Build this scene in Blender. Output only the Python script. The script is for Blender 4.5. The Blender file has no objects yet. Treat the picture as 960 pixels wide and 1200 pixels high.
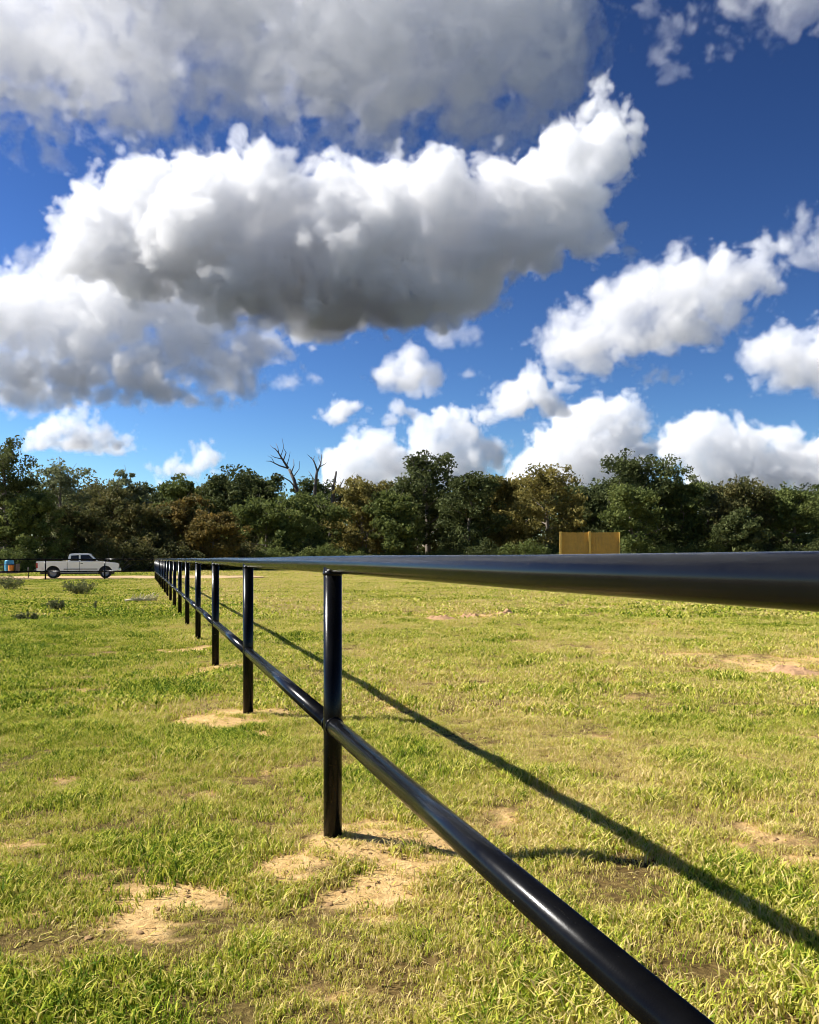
import bpy, bmesh, math, random
import numpy as np
from mathutils import Vector, Matrix

SC = bpy.context.scene; COL = SC.collection
# ---------------------------------------------------------------- camera (photo pixels 960 x 1200)
F, CX, HZ, CAMH = 1035., 480., 655., 1.35          # focal length in pixels, centre column, horizon row, eye height
cam = bpy.data.cameras.new('camera'); co = bpy.data.objects.new('camera', cam); COL.objects.link(co)
co.location = (0, 0, CAMH); co.rotation_euler = (math.pi/2, 0, 0)
cam.sensor_fit = 'HORIZONTAL'; cam.sensor_width = 36; cam.lens = 36*F/960; cam.shift_y = 55/960
cam.clip_start = .05; cam.clip_end = 80000
SC.camera = co
# ---------------------------------------------------------------- sun and sky
SUND = Vector((-1.537, .33, 1.32)).normalized()     # read off the post shadow
w = bpy.data.worlds.new('World'); SC.world = w; w.use_nodes = True
nt = w.node_tree; bg = nt.nodes['Background']
sky = nt.nodes.new('ShaderNodeTexSky'); sky.sky_type = 'NISHITA'; sky.sun_disc = False
sky.sun_elevation = math.asin(SUND.z); sky.sun_rotation = math.atan2(SUND.x, SUND.y)
sky.dust_density = .0; sky.ozone_density = 4.; sky.air_density = 1.0; sky.altitude = 200
hs = nt.nodes.new('ShaderNodeHueSaturation'); hs.inputs['Saturation'].default_value = .94; hs.inputs['Value'].default_value = .44
gm = nt.nodes.new('ShaderNodeGamma'); gm.inputs['Gamma'].default_value = 1.95
nt.links.new(sky.outputs[0], hs.inputs['Color']); nt.links.new(hs.outputs[0], gm.inputs['Color'])
nt.links.new(gm.outputs[0], bg.inputs[0]); bg.inputs[1].default_value = .05
sl = bpy.data.lights.new('sun', 'SUN'); sl.energy = 5.0; sl.angle = math.radians(.5); sl.color = (1, .96, .89)
so = bpy.data.objects.new('sun', sl); COL.objects.link(so)
so.rotation_euler = (-SUND).to_track_quat('-Z', 'Y').to_euler(); so.location = (-40, 10, 40)
vs_ = SC.view_settings
vs_.view_transform = 'Standard'; vs_.look = 'None'; vs_.gamma = 1; vs_.use_curve_mapping = False; vs_.exposure = 1.12
cy = SC.cycles
cy.use_denoising = True; cy.use_adaptive_sampling = True; cy.adaptive_threshold = .035; cy.adaptive_min_samples = 16
cy.filter_width = 1.05; cy.volume_bounces = 11; cy.max_bounces = 12; cy.diffuse_bounces = 3; cy.transmission_bounces = 4; cy.transparent_max_bounces = 8
cy.volume_step_rate = 2.6; cy.volume_max_steps = 160
CLOUD_ALB = .986

# ---------------------------------------------------------------- helpers
def ground_at(px, py):
    Z = CAMH*F/(py-HZ); return ((px-CX)/F*Z, Z)
def tag(o, label=None, cat=None, group=None, kind=None):
    if label: o['label'] = label
    if cat: o['category'] = cat
    if group: o['group'] = group
    if kind: o['kind'] = kind
    return o
def empty(name, loc=(0,0,0), rz=0):
    o = bpy.data.objects.new(name, None); COL.objects.link(o); o.location = loc; o.rotation_euler = (0,0,rz)
    o.empty_display_size = .2
    return o
def link(name, me, mat=None, parent=None):
    o = bpy.data.objects.new(name, me); COL.objects.link(o)
    if mat and not me.materials: me.materials.append(mat)
    o.parent = parent
    return o
def from_np(name, V, Fc, mat=None, smooth=False):
    me = bpy.data.meshes.new(name)
    V = np.asarray(V, np.float32); Fc = np.asarray(Fc, np.int32)
    k = Fc.shape[1]
    me.vertices.add(len(V)); me.vertices.foreach_set('co', V.ravel())
    me.loops.add(Fc.size); me.loops.foreach_set('vertex_index', Fc.ravel())
    me.polygons.add(len(Fc))
    me.polygons.foreach_set('loop_start', np.arange(0, Fc.size, k, dtype=np.int32))
    me.polygons.foreach_set('use_smooth', np.full(len(Fc), smooth))
    me.update(calc_edges=True); me.validate()
    if mat: me.materials.append(mat)
    return me
def bm_obj(name, bm, mat, parent=None, smooth=False):
    me = bpy.data.meshes.new(name); bm.normal_update(); bm.to_mesh(me); bm.free()
    if smooth: me.polygons.foreach_set('use_smooth', [True]*len(me.polygons))
    return link(name, me, mat, parent)
def tube_into(bm, pts, rads, seg=10, cap=True):
    """a tapered tube along a list of points"""
    pts = [Vector(p) for p in pts]; rings = []
    up = None
    for i, p in enumerate(pts):
        t = (pts[min(i+1, len(pts)-1)] - pts[max(i-1, 0)])
        t = t.normalized() if t.length > 1e-9 else Vector((0,0,1))
        if up is None: up = Vector((0,0,1)) if abs(t.z) < .9 else Vector((1,0,0))
        a = t.cross(up).normalized(); b = t.cross(a).normalized()
        rings.append([bm.verts.new(p + (a*math.cos(2*math.pi*k/seg) + b*math.sin(2*math.pi*k/seg))*rads[i]) for k in range(seg)])
    for r0, r1 in zip(rings, rings[1:]):
        for k in range(seg): bm.faces.new((r0[k], r0[(k+1)%seg], r1[(k+1)%seg], r1[k])).smooth = True
    if cap:
        bm.faces.new(rings[0][::-1]); bm.faces.new(rings[-1])
    return rings
def box_into(bm, x0, x1, y0, y1, z0, z1, bev=0):
    r = bmesh.ops.create_cube(bm, size=1)
    for v in r['verts']:
        v.co = Vector((x0+(v.co.x+.5)*(x1-x0), y0+(v.co.y+.5)*(y1-y0), z0+(v.co.z+.5)*(z1-z0)))
    if bev:
        ed = list({e for v in r['verts'] for e in v.link_edges})
        bmesh.ops.bevel(bm, geom=ed, offset=bev, segments=2, affect='EDGES', profile=.6)
def box(name, dims, mat, parent, bev=0):
    bm = bmesh.new(); box_into(bm, *dims, bev=bev); return bm_obj(name, bm, mat, parent)

# numpy value noise
_rng = np.random.default_rng(7)
_LAT = _rng.random((256, 256)).astype(np.float32)
def vnoise(x, y):
    xi = np.floor(x).astype(int); yi = np.floor(y).astype(int)
    fx = x-xi; fy = y-yi
    fx = fx*fx*(3-2*fx); fy = fy*fy*(3-2*fy)
    a = _LAT[xi & 255, yi & 255]; b = _LAT[(xi+1) & 255, yi & 255]
    c = _LAT[xi & 255, (yi+1) & 255]; d = _LAT[(xi+1) & 255, (yi+1) & 255]
    return (a*(1-fx)+b*fx)*(1-fy) + (c*(1-fx)+d*fx)*fy
def fbm(x, y, scale, octv=4, rough=.5, off=0.):
    s = 0; a = 1; t = 0
    for k in range(octv):
        s = s + a*vnoise(x*scale+off+17.3*k, y*scale-off+9.1*k); t += a; a *= rough; scale *= 2.03
    return s/t
def sstep(a, b, x):
    t = np.clip((x-a)/(b-a), 0, 1); return t*t*(3-2*t)

# ---------------------------------------------------------------- materials
def new_mat(name):
    m = bpy.data.materials.new(name); m.use_nodes = True
    nt = m.node_tree; return m, nt, nt.nodes['Principled BSDF']
def plain(name, col, rough=.6, metal=0., spec=.5, var=.12, vscale=6., bump=0., bscale=40., coat=0.):
    m, nt, p = new_mat(name)
    tc = nt.nodes.new('ShaderNodeTexCoord')
    n = nt.nodes.new('ShaderNodeTexNoise'); n.inputs['Scale'].default_value = vscale; n.inputs['Detail'].default_value = 5
    nt.links.new(tc.outputs['Object'], n.inputs['Vector'])
    mx = nt.nodes.new('ShaderNodeMix'); mx.data_type = 'RGBA'
    mx.inputs[6].default_value = tuple(c*(1-var) for c in col)+(1,); mx.inputs[7].default_value = tuple(min(1, c*(1+var)) for c in col)+(1,)
    nt.links.new(n.outputs['Fac'], mx.inputs[0]); nt.links.new(mx.outputs[2], p.inputs['Base Color'])
    p.inputs['Roughness'].default_value = rough; p.inputs['Metallic'].default_value = metal
    p.inputs['Specular IOR Level'].default_value = spec; p.inputs['Coat Weight'].default_value = coat
    if bump:
        b = nt.nodes.new('ShaderNodeBump'); b.inputs['Strength'].default_value = bump; b.inputs['Distance'].default_value = .02
        n2 = nt.nodes.new('ShaderNodeTexNoise'); n2.inputs['Scale'].default_value = bscale; n2.inputs['Detail'].default_value = 4
        nt.links.new(tc.outputs['Object'], n2.inputs['Vector']); nt.links.new(n2.outputs['Fac'], b.inputs['Height'])
        nt.links.new(b.outputs[0], p.inputs['Normal'])
    return m
def ramp(nt, fac, stops):
    r = nt.nodes.new('ShaderNodeValToRGB'); e = r.color_ramp.elements
    while len(e) > 2: e.remove(e[-1])
    for i, (pos, col) in enumerate(stops):
        if i < 2: el = e[i]; el.position = pos
        else: el = e.new(pos)
        el.color = tuple(col)+(1,)
    nt.links.new(fac, r.inputs[0]); return r.outputs[0]
def leaf_mat(name, stops, trans=.35, attr='tint', instancer=False, rough=.8, spec=.12):
    """thin leaf: diffuse with some light let through; the colour comes from a per-leaf value"""
    m, nt, p = new_mat(name); nt.nodes.remove(p)
    out = nt.nodes['Material Output']
    at = nt.nodes.new('ShaderNodeAttribute'); at.attribute_name = attr
    at.attribute_type = 'INSTANCER' if instancer else 'GEOMETRY'
    fac = at.outputs['Fac']
    if instancer:          # blades of one tuft differ a little as well
        a2 = nt.nodes.new('ShaderNodeAttribute'); a2.attribute_name = 'blade'
        mm = nt.nodes.new('ShaderNodeMath'); mm.operation = 'MULTIPLY_ADD'; mm.inputs[1].default_value = .8
        nt.links.new(a2.outputs['Fac'], mm.inputs[0]); nt.links.new(fac, mm.inputs[2])
        m2 = nt.nodes.new('ShaderNodeMath'); m2.operation = 'SUBTRACT'; m2.inputs[1].default_value = .4; m2.use_clamp = True
        nt.links.new(mm.outputs[0], m2.inputs[0]); fac = m2.outputs[0]
    c = ramp(nt, fac, stops)
    d = nt.nodes.new('ShaderNodeBsdfPrincipled'); d.inputs['Roughness'].default_value = rough; d.inputs['Specular IOR Level'].default_value = spec
    t = nt.nodes.new('ShaderNodeBsdfTranslucent')
    nt.links.new(c, d.inputs['Base Color']); nt.links.new(c, t.inputs['Color'])
    mx = nt.nodes.new('ShaderNodeMixShader'); mx.inputs[0].default_value = trans
    nt.links.new(d.outputs[0], mx.inputs[1]); nt.links.new(t.outputs[0], mx.inputs[2])
    nt.links.new(mx.outputs[0], out.inputs['Surface'])
    return m
GD = 1.0    # grass density
# ---------------------------------------------------------------- the fence line, needed by the ground
FX0 = .9175; FSL = -314.5/F                          # fence line: x = FX0 + FSL*y
FZ1, FDZ = 4.23, 3.34                                # first post in view, spacing in depth
def fence_xy(n):
    y = FZ1 + FDZ*n; return (FX0 + FSL*y, y)
POSTS = list(range(-2, 17))
CORNER = Vector((*fence_xy(16), 0))
FDIR = Vector((FSL, 1, 0)).normalized(); CDIR = Vector((-FDIR.y, FDIR.x, 0))    # along the fence; along the cross fence (to the left)

# ---------------------------------------------------------------- ground
# bare sandy patches, read off the photograph: (px, py, half width, half height, strength)
SAND = [(425,972,130,28,1.35), (470,965,80,20,1.1), (510,1012,80,36,.85), (330,985,55,14,.8), (262,1040,100,24,.95), (195,1085,55,24,.8), (60,1052,45,14,.55), (480,1000,70,20,.8),
        (298,843,72,14,1.), (380,838,40,7,.5), (250,787,38,8,1.), (232,759,20,4,.9), (430,820,26,8,.7), (100,905,22,8,.7), (165,965,20,8,.4),
        (905,776,90,14,.75), (770,733,70,8,.6), (940,1000,80,36,.6), (430,1160,45,20,.5), (880,985,60,14,.5), (840,845,30,8,.3),
        (560,722,75,5,.6), (650,1055,30,14,.3), (470,700,20,3,.4), (610,940,50,10,.3), (20,860,30,8,.25), (700,1140,50,20,.25), (330,1120,40,16,.3), (120,1160,60,20,.2)]
def sand_field(x, y):
    wx = x + (fbm(x, y, 1.1, 4, .6, 31.)-.5)*1.1; wy = y + (fbm(x, y, 1.1, 4, .6, 47.)-.5)*1.5
    s = np.zeros_like(x)
    for px, py, rw, rh, st in SAND:
        gx, gy = ground_at(px, py)
        k = gy/F
        ry = max(gy*rh/(py-HZ), .5*rw*k)*1.15
        d = ((wx-gx)/(rw*k*1.15))**2 + ((wy-gy)/ry)**2
        s = np.maximum(s, st*np.exp(-d*1.2))
    n = fbm(x, y, 3.4, 5, .72, 3.1); n2 = fbm(x, y, .35, 4, .55, 11.)
    s = s + (n2-.5)*.6
    return sstep(.22, .70, s + (n-.5)*2.3)
def dry_field(x, y):
    """0 fresh green .. 1 straw"""
    lat = x - (FX0 + FSL*y)
    n = fbm(x, y, .16, 4, .55, 5.) ; n2 = fbm(x, y, .9, 4, .6, 21.)
    side = sstep(-3., 2.5, lat)*.37
    near = sstep(9, 3, y)*.03 + sstep(8, 45, y)*.14  # far grass tinted towards straw, painting in the lit blade tips
    return np.clip(.34 + side + near + (n-.5)*.8 + (n2-.5)*.95, 0, 1)
def height(x, y):
    h = (fbm(x, y, .45, 3, .5, 2.)-.5)*.05 + (fbm(x, y, 2.6, 3, .5, 8.)-.5)*.05
    h = h*sstep(90, 30, np.hypot(x, y))
    for n in POSTS:
        fx, fy = fence_xy(n); h = h + .035*np.exp(-((x-fx)**2+(y-fy)**2)/.16)
    return h
def spaced(lo, hi, n, fine, c=0.):
    t = np.linspace(-1, 1, n); k = fine
    u = np.sinh(k*t)/math.sinh(k)
    return c + np.where(u < 0, u*(c-lo), u*(hi-c))
gx = spaced(-900, 900, 330, 7.2, 0.); gy = spaced(-120, 1500, 420, 7.2, 4.)
X, Y = np.meshgrid(gx, gy); Xf = X.ravel(); Yf = Y.ravel()
Zf = height(Xf, Yf)
idx = np.arange(len(Xf)).reshape(X.shape)
quads = np.stack([idx[:-1,:-1].ravel(), idx[:-1,1:].ravel(), idx[1:,1:].ravel(), idx[1:,:-1].ravel()], 1)

m_ground, nt, p = new_mat('pasture_soil')
at = nt.nodes.new('ShaderNodeAttribute'); at.attribute_name = 'sand'
ad = nt.nodes.new('ShaderNodeAttribute'); ad.attribute_name = 'dry'
tc = nt.nodes.new('ShaderNodeTexCoord')
def noise_(sc, det=5, ro=.6):
    n = nt.nodes.new('ShaderNodeTexNoise'); n.inputs['Scale'].default_value = sc; n.inputs['Detail'].default_value = det; n.inputs['Roughness'].default_value = ro
    nt.links.new(tc.outputs['Object'], n.inputs['Vector']); return n.outputs['Fac']
def mixc(f, a, b):
    mx = nt.nodes.new('ShaderNodeMix'); mx.data_type = 'RGBA'
    for i, v in ((0, f), (6, a), (7, b)):
        if isinstance(v, (int, float)): mx.inputs[i].default_value = v
        elif isinstance(v, tuple): mx.inputs[i].default_value = v+(1,)
        else: nt.links.new(v, mx.inputs[i])
    return mx.outputs[2]
def madd(a, m, b):
    n = nt.nodes.new('ShaderNodeMath'); n.operation = 'MULTIPLY_ADD'; n.use_clamp = True
    nt.links.new(a, n.inputs[0]); n.inputs[1].default_value = m
    if isinstance(b, (int, float)): n.inputs[2].default_value = b
    else: nt.links.new(b, n.inputs[2])
    return n.outputs[0]
fine = noise_(38, 6, .7); mid = noise_(4.5, 5); wide = noise_(.5, 4)
turf = ramp(nt, madd(fine, 1.5, -.25), [(0, (.040,.024,.008)), (.5, (.13,.080,.027)), (1, (.38,.26,.095))])
turfg = ramp(nt, madd(fine, 1.5, -.25), [(0, (.040,.029,.009)), (.5, (.11,.088,.024)), (1, (.28,.235,.06))])
col = mixc(madd(mid, .6, madd(ad.outputs['Fac'], 1.0, -.25)), turfg, turf)
sandc = ramp(nt, madd(noise_(14, 6, .65), 1.4, -.2), [(0, (.30,.17,.055)), (.5, (.60,.395,.165)), (1, (.72,.52,.25))])
col = mixc(at.outputs['Fac'], col, sandc)
nt.links.new(col, p.inputs['Base Color']); p.inputs['Roughness'].default_value = .95; p.inputs['Specular IOR Level'].default_value = .1
b = nt.nodes.new('ShaderNodeBump'); b.inputs['Strength'].default_value = .8; b.inputs['Distance'].default_value = .03
nt.links.new(fine, b.inputs['Height']); nt.links.new(b.outputs[0], p.inputs['Normal'])

me = from_np('ground', np.stack([Xf, Yf, Zf], 1), quads, m_ground, smooth=True)
for nm, arr in (('sand', sand_field(Xf, Yf)), ('dry', dry_field(Xf, Yf))):
    a = me.attributes.new(nm, 'FLOAT', 'POINT'); a.data.foreach_set('value', arr.astype(np.float32))
ground = tag(link('ground', me), kind='structure')

HEAPS = [(*ground_at(px, py), wp/F*ground_at(px, py)[1]*.5) for px, py, wp in ((516,726,42), (553,723,34), (592,719,26), (931,788,70))]
# dirt track the truck stands on
def strip(name, cpts, halfw, mat, z, seg=.6):
    vs = []; fs = []
    n = len(cpts)
    for i, (x, y) in enumerate(cpts):
        x2, y2 = cpts[min(i+1, n-1)]; x1, y1 = cpts[max(i-1, 0)]
        t = Vector((x2-x1, y2-y1, 0)).normalized(); nrm = Vector((-t.y, t.x, 0))
        for s in (-1, 1):
            wv = halfw*min(1., .25+i*.12)*(1 + .35*(fbm(np.array([x*1.0]), np.array([s*7.+y]), .6, 3)[0]-.5)*2)
            q = Vector((x, y, 0)) + nrm*s*wv
            vs.append((q.x, q.y, z))
    for i in range(n-1): fs.append((2*i, 2*i+2, 2*i+3, 2*i+1))
    return tag(link(name, from_np(name, vs, fs, mat)), kind='structure')
m_track = plain('track_dirt', (.44,.31,.17), .95, var=.3, vscale=3., bump=.6, bscale=20., spec=.1)
TR0 = CORNER + FDIR*7.2
pts = [(TR0.x + CDIR.x*t, TR0.y + CDIR.y*t) for t in np.arange(-9, 60, .8)]
strip('dirt_track', pts, 5.4, m_track, .03)

# ---------------------------------------------------------------- grass
rng = np.random.default_rng(11)
m_grass = leaf_mat('grass_blades', [(0, (.070,.130,.010)), (.25, (.24,.32,.022)), (.5, (.50,.50,.060)), (.75, (.62,.53,.14)), (1, (.64,.50,.22))],   .27, instancer=True, rough=.75, spec=.07)
def tuft(name, nb, rad, hmin, hmax, wid, lean, seed):
    r = np.random.default_rng(seed)
    V = []; Fq = []; B = []
    for i in range(nb):
        a = r.uniform(0, 2*math.pi); q = rad*math.sqrt(r.random())
        bx, by = q*math.cos(a), q*math.sin(a)
        h = r.uniform(hmin, hmax); ln = r.uniform(.25, 1.)*lean*h; da = r.uniform(0, 2*math.pi)
        dx, dy = math.cos(da), math.sin(da); fa = r.uniform(0, math.pi); sx, sy = math.cos(fa)*wid*.5, math.sin(fa)*wid*.5
        k = len(V)
        V += [(bx-sx, by-sy, -.005), (bx+sx, by+sy, -.005),
              (bx+dx*ln*.35-sx*.85, by+dy*ln*.35-sy*.85, h*.55), (bx+dx*ln*.35+sx*.85, by+dy*ln*.35+sy*.85, h*.55),
              (bx+dx*ln-sx*.1, by+dy*ln-sy*.1, h*(1-.25*ln/h)), (bx+dx*ln+sx*.1, by+dy*ln+sy*.1, h*(1-.25*ln/h))]
        Fq += [(k, k+1, k+3, k+2), (k+2, k+3, k+5, k+4)]
        bv = r.random(); B += [bv]*6
    me = from_np(name, V, Fq, m_grass)
    at = me.attributes.new('blade', 'FLOAT', 'POINT'); at.data.foreach_set('value', np.array(B, np.float32))
    o = bpy.data.objects.new(name, me)
    return o
def tuft_set(name, args, n=6):
    c = bpy.data.collections.new(name)
    for i in range(n):
        c.objects.link(tuft('grass_tuft', *args, seed=100+i))
    return c
T_NEAR = tuft_set('near_tufts', (22, .045, .006, .043, .0043, 1.1))
T_MID  = tuft_set('mid_tufts',  (24, .095, .008, .050, .0088, 1.1))
T_FAR  = tuft_set('far_tufts',  (30, .27, .010, .055, .024, 1.15))
def grass_zone(label, y0, y1, dens, tufts, smin, smax, margin, mode='grass'):
    area = 0; P = []
    n = int(dens*(.47*(y1*y1-y0*y0) + 2*margin*(y1-y0)))
    y = np.sqrt(rng.random(n*2)*(y1*y1-y0*y0) + y0*y0)
    hw = .5*y*960/F*1.03 + margin
    x = rng.uniform(-1, 1, n*2)*hw
    keep = rng.random(n*2) < .5
    x, y = x[keep], y[keep]
    s = sand_field(x, y); dn = fbm(x, y, 3.1, 3, .5, 40.)
    keep = rng.random(len(x)) < (1-s)**1.6*np.clip((dn-.5)*2.4+.70, .28, 1) + .40*sstep(.50, .68, fbm(x, y, 8., 3, .6, 77.))
    if mode == 'litter': keep = rng.random(len(x)) < .25 + .75*s
    if mode == 'clod': keep = rng.random(len(x)) < .03 + s*np.clip((fbm(x, y, 5., 3, .6, 90.)-.4)*3, 0, 1)
    if mode == 'weed': keep = rng.random(len(x)) < (1-s)*np.clip((fbm(x, y, .8, 3, .6, 95.)-.42)*4, .05, 1)
    # nothing grows on the track
    cx = (x-TR0.x)*FDIR.x + (y-TR0.y)*FDIR.y
    along = (x-TR0.x)*CDIR.x + (y-TR0.y)*CDIR.y
    keep &= ~((np.abs(cx) < 5.6) & (along > -8))
    for hx, hy, hr in HEAPS: keep &= np.hypot(x-hx, (y-hy)*.8) > hr*.85
    x, y, s, dn = x[keep], y[keep], s[keep], dn[keep]
    z = height(x, y)
    tint = np.clip(dry_field(x, y)*.95 + rng.normal(0, .13, len(x)), 0, 1)
    lush = fbm(x, y, 2.2, 4, .6, 60.)
    tint = np.clip(tint - (lush-.5)*.75, 0, 1)
    sc = rng.uniform(smin, smax, len(x))*(.30+1.45*np.clip((lush-.5)*2.0+.48, 0, 1))*(1-.35*s)
    if mode == 'litter': tint = np.clip(rng.normal(.95, .1, len(x)), 0, 1); sc = rng.uniform(smin, smax, len(x)); z = z+.008
    if mode == 'clod': sc = smin + (smax-smin)*rng.random(len(x))**3
    if mode == 'weed': tint = np.clip(rng.normal(.12, .1, len(x)), 0, 1); sc = rng.uniform(smin, smax, len(x))
    me = bpy.data.meshes.new('grass'); me.vertices.add(len(x))
    me.vertices.foreach_set('co', np.stack([x, y, z], 1).astype(np.float32).ravel())
    for nm, arr in (('tint', tint), ('size', sc), ('rz', rng.uniform(0, 6.283, len(x)))):
        a = me.attributes.new(nm, 'FLOAT', 'POINT'); a.data.foreach_set('value', arr.astype(np.float32))
    o = link({'grass': 'grass', 'litter': 'straw_litter', 'clod': 'soil_crumbs', 'weed': 'broadleaf_weeds'}[mode], me); tag(o, label, {'grass': 'grass', 'litter': 'straw', 'clod': 'soil', 'weed': 'weeds'}[mode], kind='stuff')
    ng = bpy.data.node_groups.new('grass_nodes', 'GeometryNodeTree')
    ng.interface.new_socket('Geometry', in_out='INPUT', socket_type='NodeSocketGeometry')
    ng.interface.new_socket('Geometry', in_out='OUTPUT', socket_type='NodeSocketGeometry')
    N = ng.nodes; K = ng.links.new
    gi = N.new('NodeGroupInput'); go = N.new('NodeGroupOutput')
    ci = N.new('GeometryNodeCollectionInfo'); ci.inputs['Collection'].default_value = tufts; ci.inputs['Separate Children'].default_value = True
    ip = N.new('GeometryNodeInstanceOnPoints'); ip.inputs['Pick Instance'].default_value = True
    mp = N.new('GeometryNodeMeshToPoints'); K(gi.outputs[0], mp.inputs['Mesh']); K(mp.outputs[0], ip.inputs['Points'])
    K(ci.outputs[0], ip.inputs['Instance'])
    def attr(nm):
        a = N.new('GeometryNodeInputNamedAttribute'); a.data_type = 'FLOAT'; a.inputs['Name'].default_value = nm; return a.outputs['Attribute']
    rv = N.new('ShaderNodeCombineXYZ'); K(attr('rz'), rv.inputs[2]); K(rv.outputs[0], ip.inputs['Rotation'])
    sv = N.new('ShaderNodeCombineXYZ')
    for i in range(3): K(attr('size'), sv.inputs[i])
    K(sv.outputs[0], ip.inputs['Scale'])
    K(ip.outputs[0], go.inputs[0])
    o.modifiers.new('tufts', 'NODES').node_group = ng
    return len(x)
NG = [grass_zone('short green and straw grass with worn gaps round the fence posts', .6, 7.5, 1500*GD, T_NEAR, .75, 1.35, 2.6),
      grass_zone('mown green and yellow grass in the middle of the field', 7.5, 20, 450*GD, T_MID, .75, 1.4, 2.6),
      grass_zone('yellow green grass stretching to the wood and the track', 20, 75, 50*GD, T_FAR, .7, 1.4, 5.),
      grass_zone('far pale grass at the foot of the wood', 75, 128, 9*GD, T_FAR, 1.4, 2.4, 6.)]
# straw litter and crumbs of soil on the worn ground, broad-leaved weeds in the turf
def clod(seed):
    r = np.random.default_rng(seed); bm = bmesh.new(); bmesh.ops.create_icosphere(bm, subdivisions=2, radius=.01)
    for v in bm.verts:
        v.co *= 1 + r.uniform(-.28, .28); v.co.z *= .6
    me = bpy.data.meshes.new('soil_clod'); bm.to_mesh(me); bm.free(); me.materials.append(m_clod)
    return bpy.data.objects.new('soil_clod', me)
m_clod = plain('soil_crumbs', (.30,.19,.09), .95, var=.35, vscale=40, spec=.1)
C_CLOD = bpy.data.collections.new('soil_clods')
for i in range(5): C_CLOD.objects.link(clod(i))
C_LIT = tuft_set('straw_litter', (9, .09, .004, .010, .005, 9.))
NG += [grass_zone('dry straw litter lying on the turf and bare soil', 1.5, 11, 120*GD, C_LIT, .7, 1.5, 2.6, mode='litter'),
       grass_zone('crumbs of soil lying on the worn sandy patches', 1.5, 12, 500*GD, C_CLOD, .25, 1.5, 2.6, mode='clod')]
print('tufts', NG)
# ---------------------------------------------------------------- fence
m_pipe, nt, p = new_mat('black_pipe_paint')
tc = nt.nodes.new('ShaderNodeTexCoord')
v = nt.nodes.new('ShaderNodeTexVoronoi'); v.inputs['Scale'].default_value = 55.
nt.links.new(tc.outputs['Object'], v.inputs['Vector'])
n1 = nt.nodes.new('ShaderNodeTexNoise'); n1.inputs['Scale'].default_value = 5.; n1.inputs['Detail'].default_value = 6; n1.inputs['Roughness'].default_value = .65
nt.links.new(tc.outputs['Object'], n1.inputs['Vector'])
lt = nt.nodes.new('ShaderNodeMath'); lt.operation = 'LESS_THAN'; lt.inputs[1].default_value = .13
nt.links.new(v.outputs['Distance'], lt.inputs[0])
sp_ = nt.nodes.new('ShaderNodeSeparateColor'); nt.links.new(v.outputs['Color'], sp_.inputs[0])
gt = nt.nodes.new('ShaderNodeMath'); gt.operation = 'GREATER_THAN'; gt.inputs[1].default_value = .90; nt.links.new(sp_.outputs[0], gt.inputs[0])
g2 = nt.nodes.new('ShaderNodeMath'); g2.operation = 'GREATER_THAN'; g2.inputs[1].default_value = .56; nt.links.new(n1.outputs['Fac'], g2.inputs[0])
a1 = nt.nodes.new('ShaderNodeMath'); a1.operation = 'MULTIPLY'; nt.links.new(lt.outputs[0], a1.inputs[0]); nt.links.new(gt.outputs[0], a1.inputs[1])
a2 = nt.nodes.new('ShaderNodeMath'); a2.operation = 'MULTIPLY'; nt.links.new(a1.outputs[0], a2.inputs[0]); nt.links.new(g2.outputs[0], a2.inputs[1])
base = ramp(nt, n1.outputs['Fac'], [(.3, (.0025,.0025,.003)), (.75, (.006,.006,.006))])
mx = nt.nodes.new('ShaderNodeMix'); mx.data_type = 'RGBA'; nt.links.new(a2.outputs[0], mx.inputs[0])
nt.links.new(base, mx.inputs[6]); mx.inputs[7].default_value = (.5,.49,.45,1)
nt.links.new(mx.outputs[2], p.inputs['Base Color'])
rr = ramp(nt, n1.outputs['Fac'], [(.3, (.16,.16,.16)), (.72, (.27,.27,.27))]); nt.links.new(rr, p.inputs['Roughness'])
p.inputs['Specular IOR Level'].default_value = .13
b = nt.nodes.new('ShaderNodeBump'); b.inputs['Strength'].default_value = .10; b.inputs['Distance'].default_value = .002
n3 = nt.nodes.new('ShaderNodeTexNoise'); n3.inputs['Scale'].default_value = 220.; n3.inputs['Detail'].default_value = 2
nt.links.new(tc.outputs['Object'], n3.inputs['Vector']); nt.links.new(n3.outputs['Fac'], b.inputs['Height']); nt.links.new(b.outputs[0], p.inputs['Normal'])

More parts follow.
